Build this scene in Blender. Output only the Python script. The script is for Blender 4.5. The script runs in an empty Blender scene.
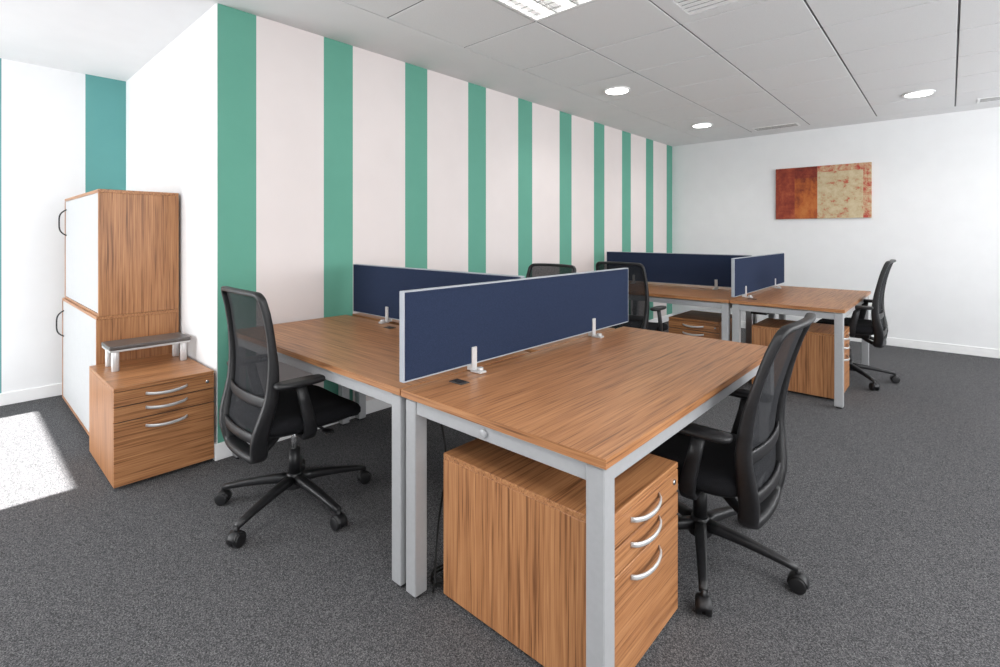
import bpy, bmesh, math
from mathutils import Vector, Matrix

scene = bpy.context.scene
try:
    scene.view_settings.view_transform = 'Standard'
    scene.view_settings.look = 'None'
    scene.view_settings.exposure = 0.2
except Exception as e:
    print(e)

def s2l(c):
    out = []
    for v in c:
        v = v/255.0
        out.append(v/12.92 if v <= 0.04045 else ((v+0.055)/1.055)**2.4)
    return (out[0], out[1], out[2], 1.0)

# ------------------------------------------------------------------ materials
def base_mat(name, col, rough=0.6, metal=0.0, spec=None):
    m = bpy.data.materials.new(name)
    m.use_nodes = True
    b = m.node_tree.nodes['Principled BSDF']
    b.inputs['Base Color'].default_value = s2l(col)
    b.inputs['Roughness'].default_value = rough
    b.inputs['Metallic'].default_value = metal
    if spec is not None:
        b.inputs['Specular IOR Level'].default_value = spec
    return m

def noise_mat(name, c1, c2, scale, rough=0.7, metal=0.0, bump=0.0, lo=0.35, hi=0.65, detail=3, stretch=(1,1,1), spec=None):
    m = base_mat(name, c1, rough, metal, spec)
    nt = m.node_tree; N = nt.nodes; L = nt.links
    b = N['Principled BSDF']
    tc = N.new('ShaderNodeTexCoord'); mp = N.new('ShaderNodeMapping')
    mp.inputs['Scale'].default_value = stretch
    no = N.new('ShaderNodeTexNoise'); no.inputs['Scale'].default_value = scale; no.inputs['Detail'].default_value = detail
    cr = N.new('ShaderNodeValToRGB')
    cr.color_ramp.elements[0].position = lo; cr.color_ramp.elements[0].color = s2l(c1)
    cr.color_ramp.elements[1].position = hi; cr.color_ramp.elements[1].color = s2l(c2)
    L.new(tc.outputs['Object'], mp.inputs['Vector']); L.new(mp.outputs['Vector'], no.inputs['Vector'])
    L.new(no.outputs['Fac'], cr.inputs['Fac']); L.new(cr.outputs['Color'], b.inputs['Base Color'])
    if bump > 0:
        bp = N.new('ShaderNodeBump'); bp.inputs['Strength'].default_value = bump; bp.inputs['Distance'].default_value = 0.003
        L.new(no.outputs['Fac'], bp.inputs['Height']); L.new(bp.outputs['Normal'], b.inputs['Normal'])
    return m

def wood_mat(name, axis, dark, mid, light, rough=0.38):
    m = base_mat(name, mid, rough, spec=0.4)
    nt = m.node_tree; N = nt.nodes; L = nt.links
    b = N['Principled BSDF']
    tc = N.new('ShaderNodeTexCoord')
    def streak(across, along, detail):
        mp = N.new('ShaderNodeMapping')
        sc = [across]*3; sc[axis] = along
        mp.inputs['Scale'].default_value = sc
        no = N.new('ShaderNodeTexNoise'); no.inputs['Scale'].default_value = 1.0
        no.inputs['Detail'].default_value = detail; no.inputs['Distortion'].default_value = 0.0
        L.new(tc.outputs['Object'], mp.inputs['Vector']); L.new(mp.outputs['Vector'], no.inputs['Vector'])
        return no
    a = streak(95, 2.2, 2); c = streak(280, 5.0, 2)
    mx = N.new('ShaderNodeMix'); mx.data_type = 'FLOAT'; mx.inputs[0].default_value = 0.5
    L.new(a.outputs['Fac'], mx.inputs[2]); L.new(c.outputs['Fac'], mx.inputs[3])
    cr = N.new('ShaderNodeValToRGB')
    e = cr.color_ramp.elements
    e[0].position = 0.36; e[0].color = s2l(dark)
    e[1].position = 0.64; e[1].color = s2l(light)
    k = e.new(0.47); k.color = s2l(mid)
    L.new(mx.outputs[0], cr.inputs['Fac']); L.new(cr.outputs['Color'], b.inputs['Base Color'])
    return m

WD = ((112, 72, 44), (160, 109, 70), (184, 133, 90))
woodX = wood_mat('wood_grain_x', 0, *WD)
woodY = wood_mat('wood_grain_y', 1, *WD)
woodZ = wood_mat('wood_grain_z', 2, *WD)
silver = noise_mat('silver_powdercoat', (172, 173, 175), (175, 176, 178), 60, 0.35, 0.2)
chrome = noise_mat('satin_steel', (205, 205, 205), (220, 220, 220), 40, 0.25, 0.9)
handlem = noise_mat('brushed_aluminium', (204, 204, 204), (212, 212, 212), 40, 0.3, 0.4)
navy = noise_mat('navy_fabric', (36, 45, 66), (45, 55, 78), 500, 0.95, bump=0.2, spec=0.1)
blackp = noise_mat('black_plastic', (20, 20, 22), (27, 27, 29), 80, 0.45)
blackf = noise_mat('black_fabric', (17, 17, 19), (30, 30, 33), 400, 0.95, bump=0.2, spec=0.15)
white_wall = noise_mat('white_paint', (231, 232, 233), (233, 234, 235), 6, 0.85)
white_stripe = noise_mat('warm_white_paint', (221, 213, 211), (223, 215, 213), 5, 0.85)
green = noise_mat('green_paint', (94, 157, 138), (96, 159, 140), 5, 0.85)
teal = noise_mat('teal_paint', (92, 154, 151), (94, 156, 153), 5, 0.85)
trimw = noise_mat('white_trim', (238, 238, 238), (242, 242, 242), 10, 0.5)
tile = noise_mat('ceiling_tile', (219, 219, 220), (228, 228, 229), 260, 0.9, bump=0.1)
plaster = noise_mat('ceiling_plaster', (224, 224, 225), (226, 226, 227), 5, 0.9)
gridm = noise_mat('ceiling_gap', (104, 104, 106), (108, 108, 110), 10, 0.9)
tambour = noise_mat('tambour_grey', (182, 183, 184), (185, 186, 187), 20, 0.5)
greyedge = noise_mat('grey_edge', (160, 165, 172), (164, 169, 176), 20, 0.5)
riserm = noise_mat('riser_grey', (84, 80, 78), (92, 88, 86), 20, 0.35)
darkm = noise_mat('dark_void', (60, 56, 54), (66, 62, 60), 20, 0.8)
cablem = noise_mat('cable_rubber', (15, 15, 15), (25, 25, 25), 50, 0.6)

def carpet_mat():
    m = base_mat('carpet', (80, 80, 84), 1.0, spec=0.03)
    nt = m.node_tree; N = nt.nodes; L = nt.links; b = N['Principled BSDF']
    tc = N.new('ShaderNodeTexCoord')
    n1 = N.new('ShaderNodeTexNoise'); n1.inputs['Scale'].default_value = 240; n1.inputs['Detail'].default_value = 2; n1.inputs['Roughness'].default_value = 0.8
    v = N.new('ShaderNodeTexVoronoi'); v.inputs['Scale'].default_value = 300
    sep = N.new('ShaderNodeSeparateColor')
    mx = N.new('ShaderNodeMix'); mx.data_type = 'FLOAT'; mx.inputs[0].default_value = 0.28
    cr = N.new('ShaderNodeValToRGB'); e = cr.color_ramp.elements
    e[0].position = 0.30; e[0].color = s2l((50, 50, 52))
    e[1].position = 0.74; e[1].color = s2l((136, 135, 136))
    k = e.new(0.5); k.color = s2l((84, 84, 86))
    bp = N.new('ShaderNodeBump'); bp.inputs['Strength'].default_value = 0.15; bp.inputs['Distance'].default_value = 0.003
    L.new(tc.outputs['Object'], n1.inputs['Vector']); L.new(tc.outputs['Object'], v.inputs['Vector'])
    L.new(v.outputs['Color'], sep.inputs[0])
    L.new(n1.outputs['Fac'], mx.inputs[2]); L.new(sep.outputs[0], mx.inputs[3])
    L.new(mx.outputs[0], cr.inputs['Fac'])
    L.new(cr.outputs['Color'], b.inputs['Base Color'])
    L.new(mx.outputs[0], bp.inputs['Height']); L.new(bp.outputs['Normal'], b.inputs['Normal'])
    return m
carpet = carpet_mat()

def mesh_mat():
    m = base_mat('black_mesh', (38, 39, 42), 0.8, spec=0.2)
    nt = m.node_tree; N = nt.nodes; L = nt.links; b = N['Principled BSDF']
    out = N['Material Output']
    tr = N.new('ShaderNodeBsdfTransparent'); mx = N.new('ShaderNodeMixShader')
    tc = N.new('ShaderNodeTexCoord'); w = N.new('ShaderNodeTexNoise'); w.inputs['Scale'].default_value = 500
    mr = N.new('ShaderNodeMapRange'); mr.inputs['From Min'].default_value = 0.3; mr.inputs['From Max'].default_value = 0.7
    mr.inputs['To Min'].default_value = 0.80; mr.inputs['To Max'].default_value = 0.95
    L.new(tc.outputs['Object'], w.inputs['Vector']); L.new(w.outputs['Fac'], mr.inputs['Value'])
    L.new(mr.outputs['Result'], mx.inputs[0]); L.new(tr.outputs[0], mx.inputs[1]); L.new(b.outputs[0], mx.inputs[2])
    L.new(mx.outputs[0], out.inputs['Surface'])
    return m
meshm = mesh_mat()

def emit_mat(name, col, strength):
    m = base_mat(name, (255, 255, 255))
    b = m.node_tree.nodes['Principled BSDF']
    b.inputs['Emission Color'].default_value = col
    b.inputs['Emission Strength'].default_value = strength
    return m
glow = emit_mat('lamp_glow', (1, 0.98, 0.95, 1), 8.0)

# ------------------------------------------------------------------ builder
class B:
    def __init__(self, name):
        self.name = name; self.bm = bmesh.new(); self.mats = []
    def mi(self, m):
        if m not in self.mats: self.mats.append(m)
        return self.mats.index(m)
    def merge(self, tb, m, smooth=False, M=None):
        i = self.mi(m)
        if M is not None: bmesh.ops.transform(tb, matrix=M, verts=tb.verts)
        bmesh.ops.recalc_face_normals(tb, faces=tb.faces)
        for f in tb.faces: f.material_index = i; f.smooth = smooth
        me = bpy.data.meshes.new('tmp'); tb.to_mesh(me); tb.free()
        self.bm.from_mesh(me); bpy.data.meshes.remove(me)
    def box(self, lo, hi, m, bevel=0.0, M=None, seg=1):
        tb = bmesh.new(); bmesh.ops.create_cube(tb, size=1.0)
        c = [(a+b)/2 for a, b in zip(lo, hi)]; s = [b-a for a, b in zip(lo, hi)]
        for v in tb.verts: v.co = Vector((c[k]+v.co[k]*s[k] for k in range(3)))
        if bevel > 0:
            bmesh.ops.bevel(tb, geom=list(tb.edges), offset=bevel, segments=seg, affect='EDGES', profile=0.5)
        self.merge(tb, m, False, M)
    def cyl(self, p0, p1, r, m, r2=None, seg=20, bevel=0.0, smooth=True):
        p0 = Vector(p0); p1 = Vector(p1); d = p1-p0
        tb = bmesh.new()
        bmesh.ops.create_cone(tb, cap_ends=True, segments=seg, radius1=r, radius2=r if r2 is None else r2, depth=d.length)
        if bevel > 0:
            ed = [e for e in tb.edges if abs(e.verts[0].co.z-e.verts[1].co.z) < 1e-6]
            bmesh.ops.bevel(tb, geom=ed, offset=bevel, segments=2, affect='EDGES', profile=0.5)
        q = Vector((0, 0, 1)).rotation_difference(d.normalized()).to_matrix().to_4x4()
        M = Matrix.Translation((p0+p1)/2) @ q
        self.merge(tb, m, smooth, M)
    def sweep(self, pts, a, b, m, up=(0, 1, 0), closed=False, sides=10, smooth=True, M=None, power=1.0):
        pts = [Vector(p) for p in pts]; n = len(pts)
        A = a if isinstance(a, (list, tuple)) else [a]*n
        Bb = b if isinstance(b, (list, tuple)) else [b]*n
        tb = bmesh.new(); rings = []
        for i, p in enumerate(pts):
            if closed: t = pts[(i+1) % n]-pts[i-1]
            else: t = pts[min(i+1, n-1)]-pts[max(i-1, 0)]
            t.normalize(); u = Vector(up); u = u-t*u.dot(t)
            if u.length < 1e-4: u = Vector((1, 0, 0))-t*t.x
            u.normalize(); w = t.cross(u)
            ring = []
            for k in range(sides):
                an = 2*math.pi*k/sides+math.pi/sides
                cx = math.cos(an); sy = math.sin(an)
                cx = math.copysign(abs(cx)**power, cx); sy = math.copysign(abs(sy)**power, sy)
                ring.append(tb.verts.new(p+u*cx*A[i]+w*sy*Bb[i]))
            rings.append(ring)
        rng = n if closed else n-1
        for i in range(rng):
            r0 = rings[i]; r1 = rings[(i+1) % n]
            for k in range(sides):
                tb.faces.new((r0[k], r0[(k+1) % sides], r1[(k+1) % sides], r1[k]))
        if not closed:
            tb.faces.new(rings[0]); tb.faces.new(list(reversed(rings[-1])))
        self.merge(tb, m, smooth, M)
    def loft(self, rings, m, smooth=True, cap=True):
        tb = bmesh.new(); R = [[tb.verts.new(p) for p in r] for r in rings]; k = len(R[0])
        for i in range(len(R)-1):
            for j in range(k):
                tb.faces.new((R[i][j], R[i][(j+1) % k], R[i+1][(j+1) % k], R[i+1][j]))
        if cap: tb.faces.new(R[0]); tb.faces.new(list(reversed(R[-1])))
        self.merge(tb, m, smooth)
    def grid(self, rows, m, smooth=True):
        tb = bmesh.new(); R = [[tb.verts.new(p) for p in r] for r in rows]
        for i in range(len(R)-1):
            for j in range(len(R[0])-1):
                tb.faces.new((R[i][j], R[i][j+1], R[i+1][j+1], R[i+1][j]))
        self.merge(tb, m, smooth)
    def done(self, loc=(0, 0, 0), rz=0.0):
        me = bpy.data.meshes.new(self.name+'_mesh'); self.bm.to_mesh(me); self.bm.free()
        for m in self.mats: me.materials.append(m)
        ob = bpy.data.objects.new(self.name, me); scene.collection.objects.link(ob)
        ob.location = loc; ob.rotation_euler = (0, 0, math.radians(rz))
        return ob

# ------------------------------------------------------------------ room
XW, XL, XR, YB, YF, YC, ZC = -3.13, -5.33, 2.6, -2.5, 7.36, 1.03, 2.63
b = B('floor'); b.box((XL-0.15, YB-0.15, -0.1), (XR+0.15, YF+0.15, 0), carpet); b.done()

b = B('wall_striped')
edges = [YC+0.004, 1.25, 1.69, 1.91, 2.365, 2.585, 3.045, 3.27, 3.725, 3.945, 4.42, 4.65, 5.12, 5.36, 5.80, 6.04, 6.48, 6.71, 7.16, YF]
for i in range(len(edges)-1):
    b.box((XW-0.15, edges[i], 0), (XW, edges[i+1], ZC), green if i % 2 == 0 else white_stripe)
b.box((XW-0.15, YC, 0), (XW, YC+0.004, ZC), white_wall)
b.done()
b = B('wall_alcove'); b.box((XL, YC, 0), (XW-0.15, YC+0.15, ZC), white_wall); b.done()
b = B('wall_left')
le = [(YB, 0.035, white_wall), (0.035, 0.262, teal), (0.262, 0.755, white_wall), (0.755, YC+0.15, teal)]
for y0, y1, m in le:
    b.box((XL-0.15, y0, 0), (XL, y1, ZC), m)
b.done()
b = B('wall_back'); b.box((XW-0.15, YF, 0), (XR+0.15, YF+0.15, ZC), white_wall); b.done()
WX0, WX1, WZ = -5.0, -3.29, 2.2
b = B('wall_front')
b.box((XL-0.15, YB-0.15, 0), (WX0, YB, ZC), white_wall)
b.box((WX1, YB-0.15, 0), (XR+0.15, YB, ZC), white_wall)
b.box((WX0, YB-0.15, WZ), (WX1, YB, ZC), white_wall)
b.done()
b = B('window_1')
for x0, x1 in ((WX0, WX0+0.03), (WX1-0.03, WX1)):
    b.box((x0, YB-0.12, 0), (x1, YB-0.05, WZ), trimw)
b.box((WX0, YB-0.12, WZ-0.03), (WX1, YB-0.05, WZ), trimw)
b.done()
b = B('wall_right')
added_wins = [(-1.8, 0.8), (1.6, 4.0), (4.8, 6.8)]  # unseen openings, added so fill light comes from the right
ys = YB
for w0, w1 in added_wins:
    b.box((XR, ys, 0), (XR+0.15, w0, ZC), white_wall)
    b.box((XR, w0, 0), (XR+0.15, w1, 0.85), white_wall)
    b.box((XR, w0, 2.35), (XR+0.15, w1, ZC), white_wall)
    ys = w1
b.box((XR, ys, 0), (XR+0.15, YF, ZC), white_wall)
b.done()
for i, (w0, w1) in enumerate(added_wins):  # frames for the added, out-of-view openings
    b = B('window_%d' % (i+2))
    b.box((XR+0.04, w0, 0.85), (XR+0.1, w0+0.05, 2.35), trimw)
    b.box((XR+0.04, w1-0.05, 0.85), (XR+0.1, w1, 2.35), trimw)
    b.box((XR+0.04, (w0+w1)/2-0.025, 0.85), (XR+0.1, (w0+w1)/2+0.025, 2.35), trimw)
    b.box((XR+0.04, w0, 0.85), (XR+0.1, w1, 0.9), trimw)
    b.box((XR+0.04, w0, 2.3), (XR+0.1, w1, 2.35), trimw)
    b.done()
bh = 0.095
b = B('baseboard_striped'); b.box((XW, YC-0.014, 0), (XW+0.014, YF, bh), trimw, 0.003)
b.done()
b = B('baseboard_alcove'); b.box((XL+0.014, YC-0.014, 0), (XW, YC, bh), trimw, 0.003); b.done()
b = B('baseboard_left'); b.box((XL, YB, 0), (XL+0.014, YC, bh), trimw, 0.003); b.done()
b = B('baseboard_back'); b.box((XW+0.014, YF-0.014, 0), (XR, YF, bh), trimw, 0.003); b.done()
b = B('baseboard_right'); b.box((XR-0.014, YB, 0), (XR, YF-0.014, bh), trimw, 0.003); b.done()

# ceiling
P = 0.655
gx = [-2.58+P*i for i in range(9)]
gx = [x for x in gx if x < XR]+[XR]
gy = [1.81+P*k for k in range(-7, 9)]
gy = [YB]+[y for y in gy if y > YB]
b = B('ceiling')
b.box((XL-0.15, YB-0.15, ZC), (gx[0], YF+0.15, ZC+0.06), plaster)
b.box((gx[0], gy[-1], ZC), (XR+0.15, YF+0.15, ZC+0.06), plaster)
b.box((gx[0], YB-0.15, ZC+0.022), (XR+0.15, gy[-1], ZC+0.06), gridm)
def near(a, c): return abs(a-c) < 0.05
fixture = [(-1.925, 1.81), (-1.925, -0.81), (0.695, 1.81-0.655), (0.695, -0.81)]  # first panel is real, the other three are unseen and added for fill
vents = [(-1.27, 2.465)]
g = 0.006
for x in gx[:-1]:
    b.box((x-0.012, YB, ZC+0.005), (x+0.012, gy[-1], ZC+0.0215), gridm)
for y in gy[1:]:
    b.box((gx[0], y-0.012, ZC+0.005), (XR, y+0.012, ZC+0.0215), gridm)
for i in range(len(gx)-1):
    for j in range(len(gy)-1):
        x0, x1, y0, y1 = gx[i], gx[i+1], gy[j], gy[j+1]
        if any(near(x0, fx) and near(y0, fy) for fx, fy in fixture+vents): continue
        if x1-x0 < 0.03 or y1-y0 < 0.03: continue
        b.box((x0+g, y0+g, ZC), (x1-g, y1-g, ZC+0.0218), tile, 0.002)
b.done()

def recessed_fixture(x0, y0, fill_lamp):
    b = B('recessed_fluorescent_light')
    s = P-2*g; h = 0.0215
    x0 += g; y0 += g
    f = 0.02
    b.box((0, 0, -0.004), (s, f, h), trimw); b.box((0, s-f, -0.004), (s, s, h), trimw)
    b.box((0, f, -0.004), (f, s-f, h), trimw); b.box((s-f, f, -0.004), (s, s-f, h), trimw)
    b.box((f, f, h-0.002), (s-f, s-f, h), trimw)
    for k in range(4):
        x = f+(s-2*f)*(k+0.5)/4
        b.cyl((x, f+0.005, 0.0115), (x, s-f-0.005, 0.0115), 0.0095, glow, seg=10)
    for k in range(1, 4):
        x = f+(s-2*f)*k/4
        b.box((x-0.006, f, -0.004), (x+0.006, s-f, 0.015), chrome)
    for k in range(1, 10):
        y = f+(s-2*f)*k/10
        b.box((f, y-0.003, -0.004), (s-f, y+0.003, 0.0015), chrome)
    ob = b.done((x0, y0, ZC))
    if fill_lamp:
        ld = bpy.data.lights.new('fixture_lamp', 'AREA'); ld.shape = 'SQUARE'; ld.size = 0.5; ld.energy = 18  # only the added out-of-view panels get this fill light
        ld.color = (1, 0.985, 0.96)
        lo = bpy.data.objects.new('fixture_lamp', ld); scene.collection.objects.link(lo)
        lo.parent = ob; lo.location = (s/2, s/2, -0.02)
for k, (fx, fy) in enumerate(fixture):
    recessed_fixture(fx, fy, k > 0)

b = B('ceiling_air_vent')
s = P-2*g
b.box((0, 0, 0), (0.09, s, 0.02), tile); b.box((s-0.09, 0, 0), (s, s, 0.02), tile)
b.box((0.09, 0, 0), (s-0.09, 0.09, 0.02), tile); b.box((0.09, s-0.09, 0), (s-0.09, s, 0.02), tile)
b.box((0.09, 0.09, 0.018), (s-0.09, s-0.09, 0.02), darkm)
for k in range(9):
    y = 0.1+k*(s-0.2)/8.6
    b.box((0.09, y, 0.002), (s-0.09, y+0.034, 0.008), trimw)
b.done((vents[0][0]+g, vents[0][1]+g, ZC))

def slot_vent(cx, cy, w, d):
    b = B('linear_air_vent')
    b.box((-w/2, -d/2, -0.008), (w/2, d/2, 0), trimw, 0.002)
    for k in range(4):
        y = -d/2+0.02+k*(d-0.03)/4
        b.box((-w/2+0.02, y, -0.0095), (w/2-0.02, y+0.012, -0.0075), darkm)
    b.done((cx, cy, ZC))
slot_vent(-1.60, 6.87, 0.5, 0.2)
slot_vent(0.45, 6.87, 0.5, 0.2)

for dx, dy in ((-2.28, 4.13), (-2.24, 6.14), (-0.22, 6.13)):
    b = B('ceiling_downlight')
    n = 40
    b.cyl((0, 0, -0.012), (0, 0, 0), 0.122, trimw, seg=n, bevel=0.004)
    b.cyl((0, 0, -0.016), (0, 0, -0.0121), 0.1, glow, seg=n)
    ob = b.done((dx, dy, ZC))
    ld = bpy.data.lights.new('downlight_lamp', 'SPOT'); ld.energy = 26; ld.spot_size = math.radians(150); ld.spot_blend = 0.8
    ld.shadow_soft_size = 0.09; ld.color = (1, 0.97, 0.93)
    lo = bpy.data.objects.new('downlight_lamp', ld); scene.collection.objects.link(lo)
    lo.parent = ob; lo.location = (0, 0, -0.03)

# ------------------------------------------------------------------ desks
def desk(x0, x1, y0, y1, wood, knob=None, dark_tray=None):
    b = B('desk'); lx = x1-x0; ly = y1-y0; H = 0.74; T = 0.025
    e = 0.002
    b.box((e, e, H-T), (lx-e, ly-e, H), wood)
    b.box((0, 0, H-T), (lx, e, H-0.0006), woodX); b.box((0, ly-e, H-T), (lx, ly, H-0.0006), woodX)
    b.box((0, e, H-T), (e, ly-e, H-0.0006), woodY); b.box((lx-e, e, H-T), (lx, ly-e, H-0.0006), woodY)
    L = 0.055; o = 0.012
    for px in (o, lx-o-L):
        for py in (o, ly-o-L):
            b.box((px, py, 0.012), (px+L, py+L, H-T-0.008), silver, 0.003)
            b.cyl((px+L/2, py+L/2, 0), (px+L/2, py+L/2, 0.014), 0.02, blackp, seg=14)
            b.box((px+0.006, py+0.006, H-T-0.01), (px+L-0.006, py+L-0.006, H-T), silver)
    z0 = H-T-0.055; z1 = H-T-0.008
    for py in (o+0.006, ly-o-L+0.009):
        b.box((o+L, py, z0), (lx-o-L, py+0.04, z1), silver, 0.002)
    for px in (o+0.006, lx-o-L+0.009):
        b.box((px, o+L, z0), (px+0.04, ly-o-L, z1), silver, 0.002)
    if knob:
        b.cyl((knob, o+0.008, z0+0.024), (knob, o-0.004, z0+0.024), 0.014, silver, seg=20, bevel=0.003)
    # made-up black part that darkens the space under the desk: tray (U channel)
    if dark_tray == 'x':
        ya, yb = ly-0.2, ly-0.08
        b.box((0.3, ya, 0.60), (lx-0.3, yb, 0.604), blackp)
        b.box((0.3, ya, 0.604), (lx-0.3, ya+0.003, 0.70), blackp); b.box((0.3, yb-0.003, 0.604), (lx-0.3, yb, 0.70), blackp)
        for q in (0.3, lx-0.303): b.box((q, ya, 0.604), (q+0.003, yb, H-T), blackp)
    elif dark_tray == 'y':
        xa, xb = 0.08, 0.2
        b.box((xa, 0.3, 0.60), (xb, ly-0.3, 0.604), blackp)
        b.box((xa, 0.3, 0.604), (xa+0.003, ly-0.3, 0.70), blackp); b.box((xb-0.003, 0.3, 0.604), (xb, ly-0.3, 0.70), blackp)
        for q in (0.3, ly-0.303): b.box((xa, q, 0.604), (xb, q+0.003, H-T), blackp)
    return b.done((x0, y0, 0))
desk(-1.468, -0.632, 1.09, 2.74, woodY, 0.40, 'y')
desk(-3.11, -1.475, 1.09, 1.845, woodX, None, 'x')
desk(-3.11, -1.475, 1.895, 2.65, woodX)
desk(-1.378, -0.575, 4.42, 6.05, woodY, None, 'y')
desk(-3.05, -1.385, 4.42, 5.175, woodX, None, 'x')
desk(-3.05, -1.385, 5.225, 5.98, woodX)

def divider(length, loc, rz, clamps, side=-1):
    b = B('desk_divider_screen'); t = 0.015; z0, z1 = 0.768, 1.095
    fr = 0.005
    b.box((fr, -t, z0+fr), (length-fr, -0.002, z1-fr), navy, 0.003)
    b.box((fr, 0.002, z0+fr), (length-fr, t, z1-fr), navy, 0.003)
    b.box((0.002, -0.0035, z0+0.002), (length-0.002, 0.0035, z1-0.002), navy)
    tt = t-0.002
    b.box((0, -tt, z0), (fr, tt, z1), greyedge, 0.001); b.box((length-fr, -tt, z0), (length, tt, z1), greyedge, 0.001)
    b.box((fr, -tt, z0), (length-fr, tt, z0+fr), greyedge, 0.001); b.box((fr, -tt, z1-fr), (length-fr, tt, z1), greyedge, 0.001)
    for c in clamps:
        s = side
        ya, yb = sorted((s*(t-0.003), s*(t+0.006)))
        b.box((c-0.014, ya, 0.748), (c+0.014, yb, 0.84), handlem, 0.002)
        ya, yb = sorted((s*(t-0.003), s*(t+0.055)))
        b.box((c-0.018, ya, 0.7405), (c+0.018, yb, 0.75), handlem, 0.002)
        b.cyl((c, s*(t+0.035), 0.75), (c, s*(t+0.035), 0.762), 0.014, handlem, seg=16, bevel=0.002)
        b.box((c-0.012, -0.012, 0.745), (c+0.012, 0.012, z0+0.003), handlem)
    return b.done(loc, rz)
divider(1.67, (-1.457, 1.085, 0), 90, [0.35, 1.27], -1)
divider(1.50, (-3.04, 1.87, 0), 0, [0.40, 1.1], -1)
divider(1.69, (-1.355, 4.42, 0), 90, [0.3, 1.3], -1)
divider(1.58, (-3.0, 5.2, 0), 0, [0.35, 1.25], -1)

def desk_grommet(x, y):
    b = B('cable_grommet')
    b.box((-0.035, -0.022, 0), (0.035, 0.022, 0.003), darkm, 0.0012)
    b.box((-0.024, -0.013, 0.003), (0.024, 0.013, 0.0045), blackp, 0.0006)
    b.done((x, y, 0.7402))
desk_grommet(-1.375, 1.29)
desk_grommet(-2.48, 1.76)
desk_grommet(-1.26, 4.62)

# ------------------------------------------------------------------ pedestals
def pedestal(cx, cy, w, d, rz, h=0.52, frontw=None):
    b = B('drawer_pedestal'); fw = frontw or woodX
    b.box((-w/2, -d/2+0.02, 0.018), (w/2, d/2, h-0.02), woodZ, 0.0015)
    b.box((-w/2, -d/2, h-0.0195), (w/2, d/2, h), woodX, 0.0015)
    b.box((-w/2+0.004, -d/2+0.012, 0.02), (w/2-0.004, -d/2+0.021, h-0.021), darkm)
    zs = [(0.02, 0.340), (0.346, 0.419), (0.425, 0.497)]
    sc = h/0.52
    for z0, z1 in zs:
        b.box((-w/2, -d/2, z0*sc), (w/2, -d/2+0.016, z1*sc), fw, 0.0015)
    for z in (0.300, 0.395, 0.468):
        pts = []
        for k in range(15):
            t = k/14*2-1
            pts.append((t*0.095, -d/2-0.028*(1-t*t)**0.6, z*sc-0.008*(1-t*t)))
        b.sweep(pts, 0.008, 0.004, handlem, up=(0, 0, 1), sides=8)
    b.cyl((w/2-0.035, -d/2+0.001, 0.465*sc), (w/2-0.035, -d/2-0.004, 0.465*sc), 0.009, chrome, seg=16)
    for px in (-w/2+0.06, w/2-0.06):
        for py in (-d/2+0.08, d/2-0.07):
            b.cyl((px, py, 0.0), (px, py, 0.02), 0.022, blackp, seg=16)
    return b.done((cx, cy, 0), rz)
pedestal((-1.34-0.69)/2, 1.425, 0.49, 0.65, 90)
pedestal(-3.445, 0.782, 0.460, 0.655, 90)
pedestal(-0.945, 4.85, 0.49, 0.63, 90)
pedestal(-1.735, 4.82, 0.46, 0.56, 0)

# ------------------------------------------------------------------ storage cabinets
def cabinet(x0, x1, y0, y1, z0, z1, base):
    b = B('storage_cabinet')
    w = x1-x0; d = y1-y0; h = z1-z0
    zb = 0.03 if base else 0.0
    b.box((0, 0.0, h-0.02), (w, d, h), woodX, 0.0015)
    b.box((0, 0.0, zb), (0.014, d, h-0.0205), woodZ, 0.0015)
    b.box((w-0.014, 0.0, zb), (w, d, h-0.0205), woodZ, 0.0015)
    b.box((0.014, 0.0, zb), (w-0.014, d, zb+0.015), woodX, 0.0015)
    b.box((0.014, d-0.02, zb+0.015), (w-0.014, d, h-0.02), woodZ)
    n = 60; x = 0.0145; st = (w-0.029)/n
    b.box((0.0145, 0.012, zb+0.0155), (w-0.0145, 0.018, h-0.0205), tambour)
    for k in range(n):
        b.box((x+k*st+0.0008, 0.004, zb+0.0155), (x+(k+1)*st-0.0008, 0.0125, h-0.0205), tambour, 0.001)
    hx = 0.06; hz = h*0.76
    pts = []
    for k in range(17):
        t = k/16*2-1
        pts.append((hx, 0.006-0.045*(1-t**4), hz+t*0.10))
    b.sweep(pts, 0.005, 0.005, blackp, up=(1, 0, 0), sides=8)
    if base:
        b.box((0.03, 0.03, 0), (w-0.03, d-0.02, zb), blackp)
    return b.done((x0, y0, z0))
cabinet(-5.12, -3.777, 0.585, 1.014, 0.0, 0.805, True)
cabinet(-5.08, -3.778, 0.595, 1.014, 0.806, 1.57, False)

# monitor riser
b = B('monitor_riser')
b.box((-0.11, 0, 0.110), (0.11, 0.40, 0.122), handlem, 0.002)
b.box((-0.112, -0.002, 0.122), (0.112, 0.402, 0.144), riserm, 0.006, seg=2)
for px in (-0.08, 0.08):
    for py in (0.03, 0.37):
        b.cyl((px, py, 0.0), (px, py, 0.111), 0.019, handlem, seg=20, bevel=0.002)
b.done((-3.60, 0.60, 0.5203))

# ------------------------------------------------------------------ office chair
def superell(cx, cy, a, bb, z, n=40, p=0.45):
    r = []
    for k in range(n):
        t = 2*math.pi*k/n
        c, s = math.cos(t), math.sin(t)
        r.append(Vector((cx+a*math.copysign(abs(c)**p, c), cy+bb*math.copysign(abs(s)**p, s), z)))
    return r

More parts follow.
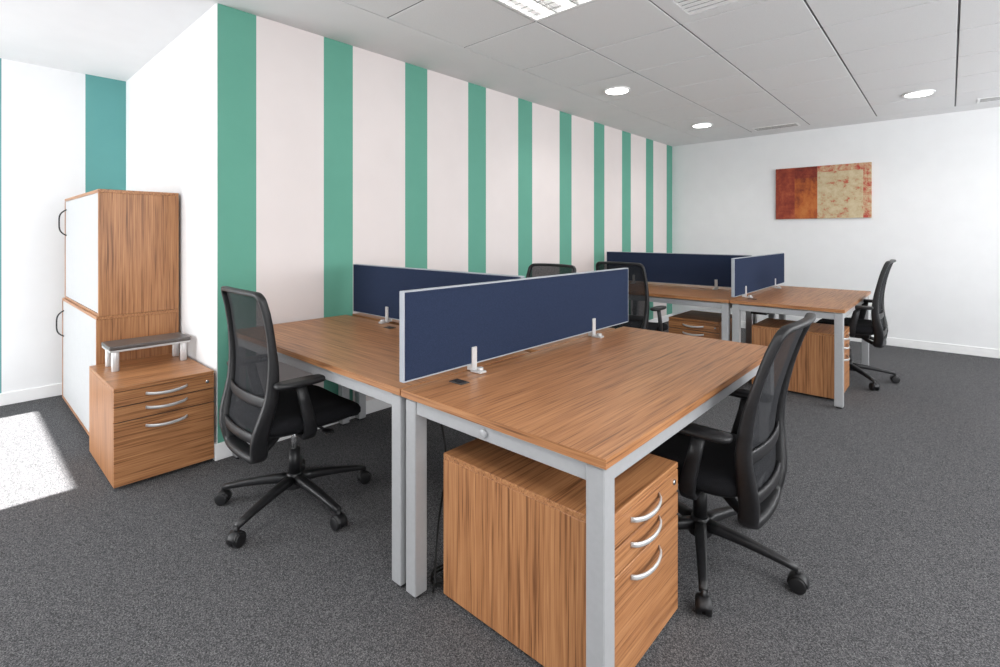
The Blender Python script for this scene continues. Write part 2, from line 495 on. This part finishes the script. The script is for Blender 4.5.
def interp(tab, z):
    if z <= tab[0][0]: return tab[0][1]
    for i in range(len(tab)-1):
        za, va = tab[i]; zb, vb = tab[i+1]
        if z <= zb:
            vm = tab[i-1][1] if i > 0 else va
            vp = tab[i+2][1] if i+2 < len(tab) else vb
            t = (z-za)/(zb-za)
            return 0.5*((2*va)+(-vm+vb)*t+(2*vm-5*va+4*vb-vp)*t*t+(-vm+3*va-3*vb+vp)*t**3)
    return tab[-1][1]

def chair(cx, cy, rz, dz=0.0, base_ang=0.0, lean=0.0):
    b = B('office_chair')
    for k in range(5):
        an = math.radians(base_ang+72*k-rz)
        c, s = math.cos(an), math.sin(an)
        pts = []; A = []; W = []
        for j in range(8):
            t = j/7
            r = 0.03+t*0.315
            z = 0.125-0.045*t**1.5
            pts.append((r*c, r*s, z)); A.append(0.022-0.011*t); W.append(0.024-0.009*t)
        b.sweep(pts, A, W, blackp, up=(0, 0, 1), sides=12, power=0.6)
        ex, ey = 0.345*c, 0.345*s
        b.cyl((ex, ey, 0.05), (ex, ey, 0.082), 0.01, blackp, seg=10)
        tx, ty = -s, c
        for sg in (-1, 1):
            p0 = (ex+tx*0.006*sg, ey+ty*0.006*sg, 0.029); p1 = (ex+tx*0.027*sg, ey+ty*0.027*sg, 0.029)
            b.cyl(p0, p1, 0.029, blackp, seg=20, bevel=0.004)
        hood = []
        for j in range(9):
            a2 = math.pi*j/8
            hood.append((ex+c*0.031*math.cos(a2), ey+s*0.031*math.cos(a2), 0.03+0.031*math.sin(a2)))
        b.sweep(hood, 0.004, 0.024, blackp, up=(c*0.01, s*0.01, 1), sides=8)
    b.cyl((0, 0, 0.085), (0, 0, 0.155), 0.045, blackp, r2=0.034, seg=24, bevel=0.004)
    b.cyl((0, 0, 0.15), (0, 0, 0.27), 0.027, blackp, seg=20)
    b.cyl((0, 0, 0.26), (0, 0, 0.385+dz), 0.015, chrome, seg=16)
    zo = dz
    b.box((-0.08, -0.16, 0.365+zo), (0.08, 0.12, 0.425+zo), blackp, 0.012, seg=2)
    b.cyl((0.08, 0.05, 0.395+zo), (0.2, 0.06, 0.39+zo), 0.006, blackp, seg=8)
    b.box((0.19, 0.04, 0.383+zo), (0.235, 0.08, 0.395+zo), blackp, 0.003)
    rings = []
    for a, bb, z in ((0.14, 0.14, 0.412), (0.215, 0.215, 0.420), (0.235, 0.235, 0.438)):
        rings.append(superell(0, 0.01, a, bb, z+zo))
    b.loft(rings, blackp)
    rings = []
    for f, z in ((0.225, 0.430), (0.242, 0.437), (0.252, 0.453), (0.252, 0.474), (0.243, 0.489), (0.222, 0.498), (0.16, 0.500), (0.06, 0.497)):
        r = superell(0, 0.015, f, f*0.98, z+zo)
        for v in r:
            if v.y > 0.12: v.z -= (v.y-0.12)**2*1.6
            v.z -= 0.012*max(0, 1-(v.x/0.2)**2) if z > 0.48 else 0
        rings.append(r)
    b.loft(rings, blackf)
    PT = [(0.32, -0.235), (0.42, -0.258), (0.50, -0.252), (0.60, -0.238), (0.72, -0.240), (0.85, -0.258), (0.96, -0.280), (1.06, -0.306)]
    HT = [(0.32, 0.150), (0.42, 0.190), (0.55, 0.218), (0.72, 0.230), (0.9, 0.230), (1.06, 0.218)]
    prof = lambda z: interp(PT, z)-lean*max(0, z-0.45)
    hw = lambda z: interp(HT, z)
    ztop, zbot = 1.045, 0.335
    def P3(x, z): return Vector((x, prof(z)+0.55*x*x, z+zo))
    out = []
    R = 0.04
    for k in range(15):
        z = zbot+R+(ztop-zbot-2*R)*k/14
        out.append((hw(z), z))
    w = hw(ztop-R)
    for k in range(1, 6):
        a = math.pi/2*k/6
        out.append((w-R+R*math.cos(a), ztop-R+R*math.sin(a)))
    for k in range(11):
        t = k/10
        out.append(((w-R)*(1-2*t), ztop+0.004*(1-(2*t-1)**2)))
    for k in range(1, 6):
        a = math.pi/2+math.pi/2*k/6
        out.append((-(w-R)+R*math.cos(a), ztop-R+R*math.sin(a)))
    for k in range(15):
        z = ztop-R-(ztop-zbot-2*R)*k/14
        out.append((-hw(z), z))
    w2 = hw(zbot+R)
    for k in range(1, 6):
        a = math.pi+math.pi/2*k/6
        out.append((-(w2-R)+R*math.cos(a), zbot+R+R*math.sin(a)))
    for k in range(9):
        t = k/8
        out.append((-(w2-R)*(1-2*t), zbot))
    for k in range(1, 6):
        a = 1.5*math.pi+math.pi/2*k/6
        out.append(((w2-R)+R*math.cos(a), zbot+R+R*math.sin(a)))
    path = [P3(x, z) for x, z in out]
    A = [0.016+0.018*max(0, min(1, (0.85-z)/0.4)) for x, z in out]
    W = [0.011+0.009*max(0, min(1, (0.85-z)/0.4)) for x, z in out]
    b.sweep(path, A, W, blackp, up=(0, 1, 0), closed=True, sides=12, power=0.6)
    rows = []
    for i in range(25):
        z = 0.42+(ztop-0.005-0.42)*i/24
        ww = hw(z)
        if z > ztop-R:
            q = (z-(ztop-R))/R; ww = hw(ztop-R)-R+R*math.sqrt(max(0, 1-q*q))
        rows.append([P3(ww*(2*j/12-1), z)+Vector((0, 0.006, 0)) for j in range(13)])
    b.grid(rows, meshm)
    def bar(z, a, w):
        b.sweep([P3(hw(z)*(2*j/12-1), z)+Vector((0, -0.004, 0)) for j in range(13)], a, w, blackp, up=(0, 0, 1), sides=10, power=0.6)
    bar(0.43, 0.022, 0.010)
    bar(0.58, 0.024, 0.006)
    for sx in (-1, 1):
        pts = []
        for k in range(9):
            t = k/8
            pts.append((sx*(0.12-0.06*t), prof(zbot)+t*0.14, zbot+zo+0.055*t*t))
        b.sweep(pts, 0.014, 0.018, blackp, up=(0, 0, 1), sides=10, power=0.7)
    for sx in (-1, 1):
        pts = [(sx*0.07, -0.03, 0.403), (sx*0.17, -0.04, 0.400), (sx*0.25, -0.05, 0.41), (sx*0.278, -0.055, 0.44), (sx*0.283, -0.065, 0.50), (sx*0.283, -0.085, 0.58), (sx*0.28, -0.10, 0.655)]
        pts = [(x, y, z+zo) for x, y, z in pts]
        b.sweep(pts, [0.03, 0.03, 0.03, 0.03, 0.027, 0.024, 0.022], 0.011, blackp, up=(0, 1, 0), sides=10, power=0.6)
        rings = []
        for a, bb, z in ((0.030, 0.100, 0.650), (0.038, 0.112, 0.656), (0.040, 0.114, 0.666), (0.036, 0.110, 0.674), (0.02, 0.085, 0.676)):
            rings.append(superell(sx*0.275, -0.095, a, bb, z+zo, n=28, p=0.6))
        b.loft(rings, blackp)
    return b.done((cx, cy, 0), rz)
chair(-2.345, 1.115, -1, 0.0, 6, -0.06)
chair(-0.755, 2.05, 90, -0.06, 4, 0.12)
chair(-0.68, 5.42, 90, 0.02, 20, 0.03)
chair(-2.38, 2.98, 180, 0.0, 30)
chair(-2.13, 4.17, 0, 0.0, 10)

# ------------------------------------------------------------------ painting
def paint_mat(name, c1, c2, c3, scale, stretch=(1, 1, 1), p=(0.38, 0.52, 0.62)):
    m = base_mat(name, c1, 0.7)
    nt = m.node_tree; N = nt.nodes; L = nt.links; bb = N['Principled BSDF']
    tc = N.new('ShaderNodeTexCoord'); mp = N.new('ShaderNodeMapping'); mp.inputs['Scale'].default_value = stretch
    no = N.new('ShaderNodeTexNoise'); no.inputs['Scale'].default_value = scale; no.inputs['Detail'].default_value = 8; no.inputs['Roughness'].default_value = 0.75
    cr = N.new('ShaderNodeValToRGB'); e = cr.color_ramp.elements
    e[0].position = p[0]; e[0].color = s2l(c1); e[1].position = p[2]; e[1].color = s2l(c3)
    k = e.new(p[1]); k.color = s2l(c2)
    L.new(tc.outputs['Object'], mp.inputs['Vector']); L.new(mp.outputs['Vector'], no.inputs['Vector'])
    L.new(no.outputs['Fac'], cr.inputs['Fac']); L.new(cr.outputs['Color'], bb.inputs['Base Color'])
    return m
pm1 = paint_mat('paint_rust', (120, 40, 25), (146, 58, 34), (170, 86, 52), 8)
pm2 = paint_mat('paint_orange', (112, 40, 22), (176, 92, 36), (188, 112, 54), 5, (1, 1, 0.6))
pm2b = paint_mat('paint_darkred', (96, 30, 20), (130, 46, 28), (160, 76, 40), 7)
pm3 = paint_mat('paint_tan', (184, 84, 62), (188, 168, 132), (204, 190, 158), 10, p=(0.38, 0.45, 0.62))
pm4 = paint_mat('paint_tan_edge', (178, 58, 48), (190, 140, 108), (200, 184, 150), 11, p=(0.40, 0.48, 0.58))
b = B('abstract_painting')
b.box((0, 0, 0), (0.22, 0.03, 0.66), pm1, 0.001)
b.box((0.22, 0, 0), (0.47, 0.03, 0.52), pm2, 0.001)
b.box((0.22, 0, 0.52), (0.47, 0.03, 0.66), pm2b, 0.001)
b.box((0.47, 0, 0), (0.94, 0.03, 0.58), pm3, 0.001)
b.box((0.47, 0, 0.58), (0.94, 0.03, 0.66), pm4, 0.001)
b.box((0.94, 0, 0), (1.02, 0.03, 0.66), pm4, 0.001)
b.done((-1.71, YF-0.031, 1.495))

# ------------------------------------------------------------------ cable
b = B('power_cable')
pts = []
for k in range(40):
    t = k/39
    pts.append((-1.39+0.012*math.sin(t*9), 1.20+0.03*math.sin(t*5), 0.65*(1-t)**1.3+0.006))
b.sweep(pts, 0.004, 0.004, cablem, up=(0.3, 1, 0.1), sides=6)
pts = [(-1.405+0.045*math.cos(a*0.35), 1.25+0.06*math.sin(a*0.35), 0.006+0.0008*a) for a in range(40)]
b.sweep(pts, 0.004, 0.004, cablem, up=(0, 0, 1), sides=6)
b.done()

# ------------------------------------------------------------------ lights
def area(name, loc, rot, sx, sy, e, col=(1, 1, 1)):
    ld = bpy.data.lights.new(name, 'AREA'); ld.shape = 'RECTANGLE'; ld.size = sx; ld.size_y = sy; ld.energy = e; ld.color = col
    o = bpy.data.objects.new(name, ld); scene.collection.objects.link(o)
    o.location = loc; o.rotation_euler = [math.radians(a) for a in rot]
    return o
area('window_daylight', ((WX0+WX1)/2, YB-0.02, 1.12), (90, 0, 0), 1.6, 2.1, 92, (0.98, 0.99, 1))
for w0, w1 in added_wins:
    area('window_daylight', (XR+0.02, (w0+w1)/2, 1.6), (90, 0, 90), w1-w0-0.1, 1.4, 66, (0.985, 0.99, 1))  # fill lights added in the made-up right-wall openings
sd = bpy.data.lights.new('sun', 'SUN'); sd.energy = 40; sd.angle = math.radians(0.5); sd.color = (1, 0.98, 0.95)
so = bpy.data.objects.new('sun', sd); scene.collection.objects.link(so)
el = math.atan2(2.17, 0.49+2.55)
so.rotation_euler = Vector((0, -math.cos(el), math.sin(el))).to_track_quat('Z', 'Y').to_euler()
so.location = (-4, -6, 5)

w = bpy.data.worlds.new('World'); scene.world = w; w.use_nodes = True
bg = w.node_tree.nodes['Background']; bg.inputs[0].default_value = (0.9, 0.95, 1, 1); bg.inputs[1].default_value = 1.2

# ------------------------------------------------------------------ camera
cd = bpy.data.cameras.new('camera'); cam = bpy.data.objects.new('camera', cd); scene.collection.objects.link(cam)
cam.location = (0, 0, 1.30); cam.rotation_euler = (math.radians(90), 0, math.radians(42.13))
cd.sensor_width = 36; cd.lens = 17.91; cd.shift_y = -0.0995; cd.clip_start = 0.05
scene.camera = cam
